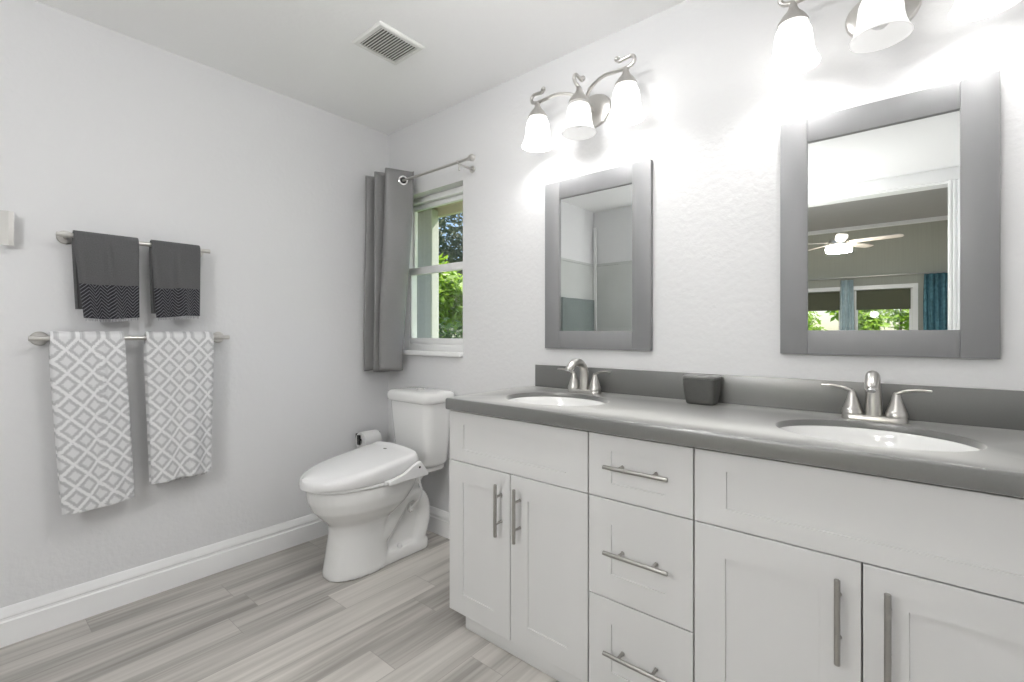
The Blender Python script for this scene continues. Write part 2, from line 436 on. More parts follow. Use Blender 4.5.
for k, (a, b) in enumerate(((A0, A1), (B0, B1))):
    bm = new(); c = .08
    box(bm, (a-c, -9.999, 0), (a, -9.97, WT+c)); box(bm, (b, -9.999, 0), (b+c, -9.97, WT+c)); box(bm, (a, -9.999, WT), (b, -9.97, WT+c))
    f = .05
    box(bm, (a+.001, -10.12, 0), (a+f, -10.06, WT-.001)); box(bm, (b-f, -10.12, 0), (b-.001, -10.06, WT-.001)); box(bm, (a+f, -10.12, WT-f), (b-f, -10.06, WT-.001)); box(bm, (a+f, -10.12, 0), (b-f, -10.06, .10))
    wi = struct('window_%d' % (k+2), bm, M['trim'], smooth=0)
    bm = new(); box(bm, (a+f, -10.092, .1), (b-f, -10.088, WT-f)); obj('pane', bm, M['glass'], wi)
    bm = new()
    n = 40
    loft(bm, [[(x, -10.04 + .004*math.sin(z*9), z) for x, z in ((a+.03, WT-.01), (b-.03, WT-.01), (b-.03, 1.62), (a+.03, 1.62))], [(x, -10.035 + .004*math.sin(z*9), z) for x, z in ((a+.03, WT-.01), (b-.03, WT-.01), (b-.03, 1.62), (a+.03, 1.62))]])
    obj('blind', bm, M['olive'], wi, label='olive roller blind pulled part way down')

# ------------------------------------------------------------------ outside
bm = new(); box(bm, (-30, .16, -.5), (30, 40, -.35)); box(bm, (-30, -45, -.5), (30, -10.25, -.35)); struct('ground', bm, M['grass'])
bm = new(); box(bm, (-4, .16, 2.30), (4, 1.05, 2.34)); box(bm, (-4, 1.05, 2.22), (4, 1.09, 2.40), .004); box(bm, (-4, .60, 2.285), (4, .70, 2.30)); struct('trim_3', bm, M['eave'])
bm = new(); box(bm, (-3.2, 1.0, -.35), (-.84, 1.05, 2.28)); box(bm, (-.84, .97, -.35), (-.72, 1.06, 2.28), .01); box(bm, (-1.02, .985, -.35), (-.98, 1.0, 2.28)); struct('wall_outside', bm, M['stucco'])

def leaves(b, c, rad, n, size, flat=(1, 1, 1)):
    for _ in range(n):
        while True:
            p = Vector((random.uniform(-1, 1), random.uniform(-1, 1), random.uniform(-1, 1)))
            if .3 < p.length < 1: break
        p = Vector(c) + Vector((p.x*rad*flat[0], p.y*rad*flat[1], p.z*rad*flat[2]))
        d = Vector((random.gauss(0, 1), random.gauss(0, 1), random.gauss(0, .6)-.3)).normalized()
        s = d.cross(Vector((random.random(), random.random(), 1))).normalized(); L = size*random.uniform(.6, 1.3); W = L*.24
        up = d.cross(s)*L*.12
        v = [b.verts.new(q) for q in (p, p+d*L*.5+s*W+up, p+d*L, p+d*L*.5-s*W+up)]
        b.faces.new(v)

def shrub(name, base, crowns, mat, label, cat, trunk_r=.05, size=.12):
    r = thing(name, base, label, cat)
    b = new()
    for c, rad, n, fl in crowns: leaves(b, c, rad, n, size, fl)
    obj('foliage', b, mat, r, smooth=0, recalc=False)
    b = new()
    for c, rad, n, fl in crowns:
        tube(b, catmull([base, (base[0]*.6+c[0]*.4, base[1]*.6+c[1]*.4, base[2]*.4+c[2]*.6), (c[0], c[1], c[2]+rad*.3)], 5), [trunk_r, trunk_r*.7, trunk_r*.3], 8)
    obj('trunk', b, M['bark'], r)
shrub('leafy_shrub', (-3.05, 3.1, -.35), [((-3.35, 3.1, 1.95), .58, 1500, (1, .8, .8)), ((-2.75, 3.1, 1.62), .62, 1500, (1, .8, .7))], M['leaf'], 'bright yellow-green leafy shrub outside the small bathroom window', 'shrub', .04, .17)
shrub('dark_hedge', (-2.6, 2.0, -.35), [((-2.5, 1.95, .75), .68, 2200, (1.2, .6, 1)), ((-1.6, 1.95, .70), .64, 1800, (1.2, .6, 1))], M['leaf2'], 'dark green hedge low behind the bathroom window panes', 'hedge', .05, .10)
shrub('grey_green_tree', (-7, 8.5, -.35), [((-7.4, 8.5, 4.2), 2.1, 4200, (1.3, .7, 1)), ((-5.6, 8.7, 3.4), 1.8, 3000, (1.3, .7, 1)), ((-8.8, 8.8, 2.8), 1.8, 2600, (1.3, .7, 1))], M['leaf3'], 'tall grey-green tree farthest beyond the bathroom window', 'tree', .12, .22)
for i, (x, y, z, r) in enumerate(((-2.4, -27, 1.6, 1.5), (.7, -24, 2.3, .9), (2.2, -31, 2.6, 1.5), (5.4, -25, 1.5, 1.3))):
    lab = ('round garden tree mirrored at the far left of the bedroom windows', 'slim garden tree mirrored left of the pale sheer curtain', 'taller garden tree mirrored through the right bedroom window', 'garden tree mirrored beside the teal curtain')[i]
    shrub('garden_tree', (x, y, -.35), [((x, y, z), r, 900, (1, .7, .8)), ((x+r*.5, y, z-.6), r*.7, 500, (1, .7, .8))], M['leaf'], lab, 'tree', .08, .3)
    bpy.context.view_layer.update()

# ================================================================== VANITY
YF = -.540           # plane of the door fronts
ZB, ZT = .062, .8595

def shaker(b, x0, x1, z0, z1, rail=.080, rec=.0042, yf=YF, th=.019):
    yb = yf+th
    def ring(ax, az, y): return [(x0+ax, y, z0+az), (x1-ax, y, z0+az), (x1-ax, y, z1-az), (x0+ax, y, z1-az)]
    rh = rail
    rings = [ring(0, 0, yb), ring(0, 0, yf+.0012), ring(.0012, .0012, yf), ring(rh, min(rh, (z1-z0)*.25), yf), ring(rh+.0008, min(rh, (z1-z0)*.25)+.0008, yf+rec)]
    loft(b, rings)

def pull(parent, c, vertical, length=.187, sp=.096):
    b = new(); st = .034; x, z = c; y = YF-st
    d = Vector((0, 0, 1)) if vertical else Vector((1, 0, 0))
    cc = Vector((x, y, z))
    L = length/2
    tube(b, [cc-d*L, cc-d*(L-.0012), cc+d*(L-.0012), cc+d*L], [.0052, .0062, .0062, .0052], 16)
    for s in (-1, 1):
        q = cc+d*s*sp/2; tube(b, [q, (q.x, YF-.004, q.z), (q.x, YF-.0002, q.z)], [.0046, .0046, .0062], 12)
    return obj('handle', b, M['dnickel'], parent, label='satin nickel bar pull')

def carcass(r, x0, x1, kick0, kick1, cols=None):
    b = new(); yb = -.003; yf = YF+.0205; t = .018
    box(b, (x0, yf, ZB), (x0+t, yb, ZT)); box(b, (x1-t, yf, ZB), (x1, yb, ZT)); box(b, (x0+t, yf, ZB), (x1-t, yb, ZB+t)); box(b, (x0+t, yb-.006, ZB+t), (x1-t, yb, ZT))
    box(b, (x0+t, yf, ZT-.05), (x1-t, yf+.02, ZT-.012)); box(b, (x0+t, yf, .645), (x1-t, yf+.02, .665))
    obj('carcass', b, M['cab'], r)
    b = new(); box(b, (kick0, -.5195, .0005), (kick1, -.035, ZB-.0005), .001); obj('toe_kick', b, M['cab'], r)

def sink_cabinet(x0, x1, k0, k1, label, px):
    r = thing('sink_cabinet', ((x0+x1)/2, -.27, 0), label, 'cabinet', 'vanity cabinets')
    carcass(r, x0, x1, k0, k1)
    g = .0016; m = (x0+x1)/2
    b = new(); shaker(b, x0+g, x1-g, .6575+g, ZT-.008); obj('drawer_front', b, M['cab'], r, smooth=20)
    for a, c, hx in ((x0+g, m-g, m-.042), (m+g, x1-g, m+.045)):
        b = new(); shaker(b, a, c, ZB+.001, .6575-g, .0775); d = obj('door', b, M['cab'], r, smooth=20)
        pull(d, (hx, .5265), True)
    return r
sink_cabinet(1.1695, 1.8085, 1.242, 1.8085, 'white two-door shaker cabinet nearest the toilet, under the left sink', None)
r = thing('drawer_cabinet', (1.972, -.27, 0), 'white cabinet of three stacked shaker drawers between the two sink cabinets', 'cabinet', 'vanity cabinets')
DX0, DX1 = 1.8095, 2.1345
carcass(r, DX0, DX1, DX0, DX1)
for z0, z1, hz in ((.6575, ZT-.008, .762), (.3545, .6575, .507), (ZB+.001, .3545, .209)):
    b = new(); shaker(b, DX0+.0016, DX1-.0016, z0+.0016, z1-.0016 if z1 < .8 else z1, .0775); d = obj('drawer', b, M['cab'], r, smooth=20)
    pull(d, ((DX0+DX1)/2+.006, hz), False, .197, .104)
sink_cabinet(2.1355, 2.862, 2.1355, 2.862, 'white two-door shaker cabinet at the right edge, under the right sink', None)

# ---- countertop with two oval cut-outs
CT0, CT1, CB = .860, .905, -.0035
CX0, CX1, CY0 = 1.172, 2.925, -.5685
SK = ((1.520, -.300), (2.500, -.305)); SRX, SRY = .212, .172
ct = thing('countertop', (2.0, -.28, CT0), 'long grey stone countertop with two oval sink openings on the white cabinets', 'countertop')
def rrect(x0, y0, x1, y1, r, z, n=5):
    pts = []
    for cx_, cy_, a0 in ((x1-r, y1-r, 0), (x0+r, y1-r, 90), (x0+r, y0+r, 180), (x1-r, y0+r, 270)):
        for k in range(n+1):
            a = math.radians(a0+90*k/n); pts.append((cx_+r*math.cos(a), cy_+r*math.sin(a), z))
    return pts
bm = new()
lev = [(.004, CT0), (.001, CT0+.002), (0, CT0+.006), (0, CT1-.007), (.0008, CT1-.004), (.0022, CT1-.0018), (.0045, CT1-.0004), (.0065, CT1)]
rings = [rrect(CX0+o, CY0+o, CX1-o, CB, .012, z) for o, z in lev]
R = loft(bm, rings, False, False)
NS = 72
holes = []
for cx_, cy_ in SK:
    rr = []
    for o, z in ((.004, CT1), (.001, CT1-.0015), (0, CT1-.005), (0, CT1-.0185), (.032, CT1-.0185), (.032, CT0)):
        rr.append([bm.verts.new((cx_+(SRX+o)*math.cos(2*PI*k/NS), cy_+(SRY+o)*math.sin(2*PI*k/NS), z)) for k in range(NS)])
    for a, b in zip(rr, rr[1:]):
        for i in range(NS): bm.faces.new((a[i], a[(i+1) % NS], b[(i+1) % NS], b[i]))
    holes.append(rr)
def ring_edges(vs): return [bm.edges.get((vs[i], vs[(i+1) % len(vs)])) for i in range(len(vs))]
bm.edges.index_update()
for outer, k in ((R[-1], 0), (R[0], -1)):
    es = ring_edges(outer)+[e for h in holes for e in ring_edges(h[k])]
    bmesh.ops.triangle_fill(bm, edges=es, use_beauty=True, use_dissolve=False)
obj('slab', bm, M['quartz'], ct, smooth=30)
bm = new(); box(bm, (1.206, -.0215, CT1+.0003), (CX1, -.0035, 1.0095), .002); obj('backsplash', bm, M['quartz'], ct)

# ---- undermount sinks
SZ = CT1-.0188
def sink(c, label):
    r = thing('sink', (c[0], c[1], CT1-.17), label, 'sink', 'oval undermount sinks')
    bm = new(); prof = [(1.06, -.0005), (1.06, -.012), (1.0, -.02), (.985, -.03)]
    out = []
    n = 14
    inner = [(1.055, -.0004), (1.0, -.0006), (.985, -.004)] + [(.98*math.cos(a), -.006-.135*math.sin(a)) for a in [PI/2*i/n for i in range(1, n)]] 
    inner[-1] = (.11, inner[-1][1])
    outer = [(1.06*math.cos(a)+.0, -.012-.137*math.sin(a)) for a in [PI/2*i/n for i in range(n-1, 0, -1)]] + [(1.06, -.012)]
    outer[0] = (.11, outer[0][1]-.002)
    P = inner+outer
    rings = [[(c[0]+SRX*f*math.cos(2*PI*k/64), c[1]+SRY*f*math.sin(2*PI*k/64), SZ+z) for k in range(64)] for f, z in P]
    loft(bm, rings+[rings[0]], False, False); bmesh.ops.remove_doubles(bm, verts=bm.verts, dist=1e-5)
    obj('basin', bm, M['china'], r)
    bm = new(); lathe(bm, [(.001, -.1385), (.018, -.1385), (.020, -.136), (.0225, -.136), (.024, -.140)], (c[0], c[1], SZ), 32); obj('drain', bm, M['chrome'], r, label='chrome drain')
    return r
sink(SK[0], 'white oval sink sunk in the counter under the smaller mirror')
sink(SK[1], 'white oval sink sunk in the counter under the larger mirror')

# ---- faucets
def faucet(x, label):
    y, z = -.085, CT1+.0004
    r = thing('faucet', (x, y, z), label, 'faucet', 'two-handle faucets')
    bm = new()
    def rr(hx, hy, zz): return rrect(x-hx, y-hy, x+hx, y+hy, hy*.98, zz, 8)
    loft(bm, [rr(.078, .0265, z), rr(.078, .0265, z+.009), rr(.0755, .024, z+.014), rr(.070, .019, z+.0165)])
    obj('base_plate', bm, M['nickel'], r)
    bm = new()
    pts = catmull([(x, y, z+.0125), (x, y+.001, z+.05), (x, y, z+.088), (x, y-.012, z+.114), (x, y-.042, z+.131), (x, y-.080, z+.130), (x, y-.112, z+.112), (x, y-.120, z+.102)], 6)
    tube(bm, pts, [.0215, .0195, .0175, .0165, .0165, .0165, .0158, .0150], 20, up=(1, 0, 0))
    obj('spout', bm, M['nickel'], r)
    bm = new(); tube(bm, [pts[-1]+Vector((0, .0, .001)), pts[-1]+Vector((0, -.004, -.006))], .0105, 16); obj('aerator', bm, M['chrome'], r)
    bm = new(); tube(bm, [(x, y+.026, z+.012), (x, y+.026, z+.085)], .0022, 8); ball(bm, (x, y+.026, z+.088), .0055, 12, 8); obj('drain_lift_rod', bm, M['nickel'], r)
    for s in (-1, 1):
        hx = x+s*.0515
        bm = new(); lathe(bm, [(.0265, .0155), (.0265, .020), (.0245, .0295), (.0225, .0315), (.0222, .033)], (hx, y, z), 32, cap0=True)
        lathe(bm, [(.0222, .0332), (.0205, .040), (.0155, .054), (.0112, .069), (.0090, .078), (.0075, .0835), (.003, .0865), (.0005, .087)], (hx, y, z), 32)
        obj('handle_base', bm, M['nickel'], r)
        bm = new()
        lp = catmull([(hx-s*.004, y, z+.077), (hx+s*.004, y-.001, z+.083), (hx+s*.022, y-.004, z+.0915), (hx+s*.050, y-.008, z+.096), (hx+s*.076, y-.011, z+.0955)], 5)
        tube(bm, lp, [.0080, .0085, .0075, .0066, .0058], 14, flat=.55)
        obj('lever', bm, M['nickel'], r)
    return r
faucet(1.517, 'brushed nickel two-handle faucet behind the left sink')
faucet(2.498, 'brushed nickel two-handle faucet behind the right sink')

# ---- grey container beside the backsplash
r = thing('counter_canister', (2.003, -.075, CT1+.0004), 'dark grey rounded square lidded canister on the counter between the sinks', 'canister')
bm = new(); cx_, cy_, z = 2.003, -.075, CT1+.0004
rg = []
for hw, hd, zz in ((.046, .032, 0), (.049, .035, .003), (.052, .038, .02), (.056, .0425, .05), (.0570, .044, .078), (.0572, .0443, .090)):
    rg.append(rrect(cx_-hw, cy_-hd, cx_+hw, cy_+hd, .018, z+zz, 6))
loft(bm, rg); obj('body', bm, M['cup'], r, smooth=50)
bm = new()
rg = [rrect(cx_-hw, cy_-hd, cx_+hw, cy_+hd, .018, z+zz, 6) for hw, hd, zz in ((.0560, .0430, .0903), (.0576, .0446, .092), (.0576, .0446, .098), (.0555, .0425, .1015), (.020, .012, .1015), (.019, .011, .0995))]
loft(bm, rg); obj('lid', bm, M['cupl'], r, smooth=50)

# ================================================================== MIRRORS
def wall_mirror(x0, x1, z0, z1, st, label):
    r = thing('wall_mirror', ((x0+x1)/2, 0, z0), label, 'mirror', 'grey framed wall mirrors')
    y0, y1 = -.022, -.0006
    for a in (x0, x1-st):
        b = new(); box(b, (a, y0, z0), (a+st, y1, z1), .0012, 2); obj('stile', b, M['frame'], r)
    for a, c in ((z0, z0+st), (z1-st, z1)):
        b = new(); box(b, (x0+st+.0006, y0+.0006, a), (x1-st-.0006, y1, c), .0012, 2); obj('rail', b, M['frame'], r)
    b = new(); box(b, (x0+st-.006, -.0125, z0+st-.006), (x1-st+.006, -.0085, z1-st+.006)); obj('mirror_glass', b, M['mirror'], r, smooth=0)
    return r
wall_mirror(1.264, 1.786, 1.089, 1.857, .080, 'grey framed mirror above the left sink, nearer the window')
wall_mirror(2.244, 2.764, 1.091, 1.861, .078, 'grey framed mirror above the right sink, reflecting a ceiling fan')

# ================================================================== VANITY LIGHTS
def vanity_light(x, label):
    Z = 2.12
    r = thing('vanity_light', (x, 0, Z), label, 'light fixture', 'three-shade vanity lights')
    bm = new(); lathe(bm, [(1.0, .0006), (1.0, .006), (.95, .013), (.80, .018), (.45, .0205), (.02, .021)], (x, 0, Z+.012), 48, 'y', .092, .073, cap0=True)
    # radius scaled per axis gives an oval plate
    obj('backplate', bm, M['nickel'], r)
    bm = new(); box(bm, (x-.013, -.060, Z+.0), (x+.013, -.0185, Z+.026), .003); ball(bm, (x, -.066, Z+.013), .013); obj('hub', bm, M['nickel'], r)
    SY = -.12
    for s in (-1, 0, 1):
        sx = x+s*.216
        bm = new()
        if s:
            pts = catmull([(x, -.055, Z+.013), (x+s*.012, -.078, Z+.038), (x+s*.045, -.098, Z+.066), (x+s*.11, -.114, Z+.084), (x+s*.17, SY, Z+.080), (sx, SY, Z+.078), (sx+s*.026, SY, Z+.084), (sx+s*.036, SY, Z+.102), (sx+s*.024, SY, Z+.118), (sx-s*.004, SY-.002, Z+.116), (sx-s*.026, SY-.004, Z+.112), (sx-s*.036, SY-.005, Z+.122)], 6)
            tip = (sx-s*.036, SY-.005, Z+.124)
        else:
            pts = catmull([(x, -.058, Z+.013), (x, -.078, Z+.040), (x, -.098, Z+.066), (x, SY, Z+.076), (x, SY-.026, Z+.084), (x, SY-.036, Z+.102), (x, SY-.024, Z+.118), (x, SY+.004, Z+.116), (x, SY+.024, Z+.114), (x, SY+.032, Z+.124)], 6)
            tip = (x, SY+.032, Z+.125)
        tube(bm, pts, [.0075]*8+[.006], 12); ball(bm, tip, .0115, 12, 8)
        obj('arm', bm, M['nickel'], r)
        bm = new(); lathe(bm, [(.006, .080), (.010, .076), (.0125, .062), (.018, .050), (.031, .035), (.0425, .017), (.0445, .006), (.038, .004)], (sx, SY, Z), 32, cap0=True, cap1=True); obj('socket_cup', bm, M['nickel'], r)
        bm = new()
        outer = [(.034, .003), (.044, -.003), (.050, -.018), (.0535, -.042), (.0555, -.066), (.0595, -.087), (.066, -.106), (.0735, -.119)]
        inner = [(q-.004, h) for q, h in reversed(outer)]
        lathe(bm, outer+inner, (sx, SY, Z), 40)
        obj('shade', bm, M['shade' if s else 'shade_off'], r, smooth=60, label='glowing bell shade' if s else 'dimmer white bell shade')
        bm = new(); lathe(bm, [(.001, -.002), (.012, -.004), (.013, -.025), (.022, -.045), (.0265, -.064), (.024, -.080), (.014, -.089), (.001, -.091)], (sx, SY, Z), 24); obj('bulb', bm, M['bulb' if s else 'bulb_off'], r, smooth=60)
    return r
vanity_light(1.512, 'brushed nickel light bar with three white bell shades above the left mirror')
vanity_light(2.514, 'brushed nickel light bar with white bell shades above the right mirror')

# unseen globe lamp, added on the ceiling above the frame to brighten the room
LX, LY = 1.65, -1.00
r = thing('fill_globe_lamp', (LX, LY, H), 'added fill light, an unseen round white globe on the bathroom ceiling above the picture', 'fill lamp')
bm = new(); lathe(bm, [(.060, -.0005), (.060, -.012), (.05, -.022), (.016, -.026), (.016, -.045)], (LX, LY, H), 40, cap0=True, cap1=True); obj('canopy', bm, M['trim'], r)
bm = new(); lathe(bm, [(.02, -.046), (.07, -.056), (.10, -.080), (.108, -.105), (.10, -.130), (.07, -.152), (.03, -.163), (.001, -.165)], (LX, LY, H), 40, cap0=True); obj('globe', bm, emit('fill_globe_glow', (1, 1, .995), 42), r, smooth=60)

r = thing('fill_pendant_lamp', (1.70, -2.72, H), 'added fill light, an unseen white globe pendant behind the camera near the bedroom opening', 'pendant lamp')  # added out of view to lift the cabinets, walls and ceiling
bm = new(); lathe(bm, [(.055, -.0005), (.055, -.012), (.045, -.022), (.004, -.026), (.004, -0.5600), (.03, -0.5650), (.034, -0.5900)], (1.70, -2.72, H), 32, cap0=True, cap1=True); obj('stem', bm, M['nickel'], r)
bm = new(); lathe(bm, [(.035, -0.5905), (.08, -0.6050), (.11, -0.6450), (.12, -0.6900), (.11, -0.7350), (.08, -0.7750), (.04, -0.7950), (.001, -0.8000)], (1.70, -2.72, H), 40, cap0=True); obj('globe', bm, emit('fill_pendant_glow', (1, 1, .995), 66), r, smooth=60)

# ================================================================== CEILING VENT
r = thing('ceiling_vent', (.812, -.573, H), 'white slatted exhaust vent cover on the ceiling', 'vent')
vx0, vx1, vy0, vy1 = .703, .920, -.692, -.456
bm = new(); zt, zb = H-.0005, H-.011; b_ = .024
rings = [rrect(vx0, vy0, vx1, vy1, .004, zt, 2), rrect(vx0, vy0, vx1, vy1, .004, zt-.004, 2), rrect(vx0+.008, vy0+.008, vx1-.008, vy1-.008, .004, zb, 2), rrect(vx0+b_, vy0+b_, vx1-b_, vy1-b_, .003, zb, 2), rrect(vx0+b_, vy0+b_, vx1-b_, vy1-b_, .003, zt-.002, 2)]
loft(bm, rings, False, False); obj('frame', bm, M['ventw'], r, smooth=25)
bm = new(); box(bm, (vx0+.02, vy0+.02, H-.0025), (vx1-.02, vy1-.02, H-.0008)); obj('backing', bm, M['ventd'], r)
bm = new(); n = 14
for i in range(n):
    y = vy0+b_+(i+.5)*(vy1-vy0-2*b_)/n
    prism(bm, [(vx0+b_-.001, y-.0034, H-.0108), (vx0+b_-.001, y+.0022, H-.0108), (vx0+b_-.001, y+.0030, H-.004), (vx0+b_-.001, y+.0020, H-.004)], (vx1-vx0-2*b_+.002, 0, 0))
obj('grille', bm, M['ventw'], r)

# ================================================================== LEFT WALL: towel bars and towels
def towel_bar(y0, y1, z, ya, yb, label):
    r = thing('towel_bar', (0, (y0+y1)/2, z), label, 'towel bar', 'brushed nickel towel bars')
    bx = .07
    b = new(); tube(b, [(bx, y0, z), (bx, y0+.001, z), (bx, y1-.001, z), (bx, y1, z)], [.0085, .0095, .0095, .0085], 20); obj('bar', b, M['nickel'], r)
    for y in (ya, yb):
        b = new(); lathe(b, [(.027, .0006), (.027, .006), (.024, .0085), (.0085, .0092), (.0068, .013), (.0065, .0608)], (0, y, z), 28, 'x', cap0=True, cap1=True); obj('post', b, M['nickel'], r)
    return r
towel_bar(-1.562, -1.040, 1.541, -1.528, -1.074, 'upper brushed nickel towel bar on the left wall holding dark hand towels')
towel_bar(-1.637, -.958, 1.139, -1.602, -.985, 'lower brushed nickel towel bar on the left wall holding patterned bath towels')

def towel(name, y0, y1, yb0, yb1, zbar, zf, zb, mat, label, group, fold, th=.010, seed=0, hem=None, kback=0.0):
    """cloth hung over the bar: back sheet, roll over the bar, front sheet"""
    bx = .07; rad = .0105+th/2+.0012
    path = []
    nb, nf, na = 22, 46, 12
    for i in range(nb): t = i/nb; path.append((bx-rad, zb+(zbar-zb)*t, -(zbar-zb)*(1-t)))
    for i in range(na+1): a = PI-PI*i/na; path.append((bx+rad*math.cos(a), zbar+rad*math.sin(a), 0))
    for i in range(1, nf+1): t = i/nf; path.append((bx+rad, zbar+(zf-zbar)*t, (zbar-zf)*t))
    nu = 44
    bm = new(); uvl = bm.loops.layers.uv.new('UVMap')
    V = []; 
    for k, (px, pz, s) in enumerate(path):
        row = []
        for i in range(nu+1):
            u = i/nu
            t = min(1, abs(s)/max(.01, zbar-zf)); t2 = t*t*(3-2*t)
            fr = 1 if s >= 0 else -1
            ya = y0+(yb0-y0)*t; yc = y1+(yb1-y1)*t
            if fr < 0: ya += kback*t; yc += kback*t
            y = ya+(yc-ya)*u
            d = fold(u, t)*fr*(1 if fr > 0 else .25)
            d += .0025*math.sin(u*9+s*14+seed)*t
            sag = .006*math.sin(u*PI*1.1+seed)*t if fr > 0 else 0
            edge = .007*max(0, 1-min(u, 1-u)/.035)**2
            xx = px + (max(d, -.004) if fr > 0 else min(d*.4, .003)) - edge*fr*.8*min(1, t*6+.2)
            row.append((bm.verts.new((max(xx, .012+th/2), y, pz-sag*fr)), u))
        V.append((row, s))
    for (ra, sa), (rb, sb) in zip(V, V[1:]):
        for i in range(nu):
            f = bm.faces.new((ra[i][0], ra[i+1][0], rb[i+1][0], rb[i][0]))
            for lp, (uu, ss) in zip(f.loops, ((ra[i][1], sa), (ra[i+1][1], sa), (rb[i+1][1], sb), (rb[i][1], sb))): lp[uvl].uv = (uu*(y1-y0), ss)
    r = thing(name, (bx, (y0+y1)/2, zf), label, 'towel', group)
    o = obj('cloth', bm, mat, r, smooth=180)
    m = o.modifiers.new('thickness', 'SOLIDIFY'); m.thickness = th; m.offset = 0
    m = o.modifiers.new('round', 'BEVEL'); m.width = th*.32; m.segments = 3; m.limit_method = 'ANGLE'; m.angle_limit = math.radians(50)
    if hem:
        b = new(); n = hem; last = V[-1][0]
        for i in range(n):
            u = (i+.5)/n*nu; q = last[min(int(u), nu)][0]
        # tassels along the lower edge
        rowpts = [(bx+rad+max(fold(i/n, 1), -.004)+random.uniform(-.003, .003), yb0+(yb1-yb0)*(i+.5)/n, zf-.006*math.sin((i+.5)/n*PI*1.1+seed)) for i in range(n)]
        for p in rowpts:
            tube(b, [(p[0], p[1], p[2]+.003), (p[0]+random.uniform(-.002, .002), p[1]+random.uniform(-.002, .002), p[2]-.008-random.uniform(0, .005))], [.0018, .0011], 5)
        obj('fringe', b, M['fringe'], r, label='pale fringe')
    return r

g = lambda u, c, w: math.exp(-((u-c)/w)**2)
towel('hand_towel', -1.514, -1.312, -1.480, -1.312, 1.541, 1.222, 1.255, M['zig'], 'dark grey hand towel with zigzag band, the left and wider one on the upper bar', 'dark hand towels',
      lambda u, t: .020*t*g(u, .52, .15) + .011*g(u, .5, .045)*(1-.4*t)*min(1, t*4) - .008*t*g(u, .3, .1) + .010*t*g(u, .08, .08), .011, .3, 46, -.02)
towel('hand_towel', -1.266, -1.086, -1.247, -1.090, 1.541, 1.232, 1.245, M['zig'], 'dark grey hand towel with zigzag band, the right and narrower one on the upper bar', 'dark hand towels',
      lambda u, t: .030*t*g(u, .60, .13) + .010*g(u, .52, .045)*min(1, t*4)*(1-.4*t) - .008*t*g(u, .33, .1) + .012*t*g(u, .05, .1), .011, 1.7, 40, -.01)
towel('bath_towel', -1.579, -1.362, -1.542, -1.330, 1.139, .468, .52, M['lattice'], 'longer white and grey diamond patterned bath towel, left on the lower bar', 'patterned bath towels',
      lambda u, t: .014*g(u, .66-.10*t, .05)*min(1, t*5)*(1-.55*t) + .014*t*g(u, .72, .12) + .014*t*g(u, .2, .2) - .004*t*g(u, .45, .1), .016, .6, None)
towel('bath_towel', -1.284, -1.034, -1.262, -1.046, 1.139, .516, .50, M['lattice'], 'shorter white and grey diamond patterned bath towel, right on the lower bar', 'patterned bath towels',
      lambda u, t: .008*g(u, .62, .05)*min(1, t*5) + .030*t*g(u, .68, .13) + .014*t*g(u, .2, .14) - .004*t*g(u, .42, .1), .016, 2.1, None)

# robe hook at the left edge
r = thing('robe_hook', (0, -1.705, 1.545), 'brushed nickel robe hook with upright flat bar at the left edge of the wall', 'hook')
bm = new(); lathe(bm, [(.022, .0006), (.022, .006), (.019, .008), (.008, .009), (.008, .040)], (0, -1.712, 1.545), 28, 'x', cap0=True, cap1=True); obj('post', bm, M['nickel'], r)
bm = new(); prism(bm, [(.0402, -1.712, 1.481), (.0530, -1.686, 1.481), (.0500, -1.6725, 1.481), (.0402, -1.671, 1.481)], (0, 0, .127)); obj('plate', bm, M['nickel'], r)

# toilet paper holder on the left wall behind the toilet
r = thing('toilet_paper_holder', (0, -.195, .53), 'small dark metal toilet paper holder on the left wall behind the toilet', 'holder')
PZ = .528
bm = new(); box(bm, (.0006, -.238, PZ-.022), (.010, -.172, PZ+.022), .003, 2); obj('wall_plate', bm, M['dark'], r)
for y, yw in ((-.272, -.230), (-.138, -.180)):
    bm = new(); tube(bm, [(.0105, yw, PZ), (.045, (y+yw)/2, PZ), (.086, y, PZ)], .0055, 10); box(bm, (.080, y-.006, PZ-.028), (.104, y+.006, PZ+.030), .003); obj('arm', bm, M['dark'], r)
bm = new(); tube(bm, [(.092, -.2655, PZ), (.092, -.1445, PZ)], .006, 14); obj('spindle', bm, M['dark'], r)
r = thing('toilet_paper_roll', (.092, -.195, .47), 'white toilet paper roll hanging between toilet tank and left wall', 'toilet paper')
bm = new()
rg = [[(.092+q*math.cos(2*PI*k/40), y, PZ-.0105+q*math.sin(2*PI*k/40)) for k in range(40)] for q, y in ((.0165, -.260), (.053, -.260), (.0545, -.258), (.0545, -.152), (.053, -.150), (.0165, -.150), (.0165, -.260))]
loft(bm, rg, False, False); bmesh.ops.remove_doubles(bm, verts=bm.verts, dist=1e-6); obj('paper', bm, M['paper'], r)

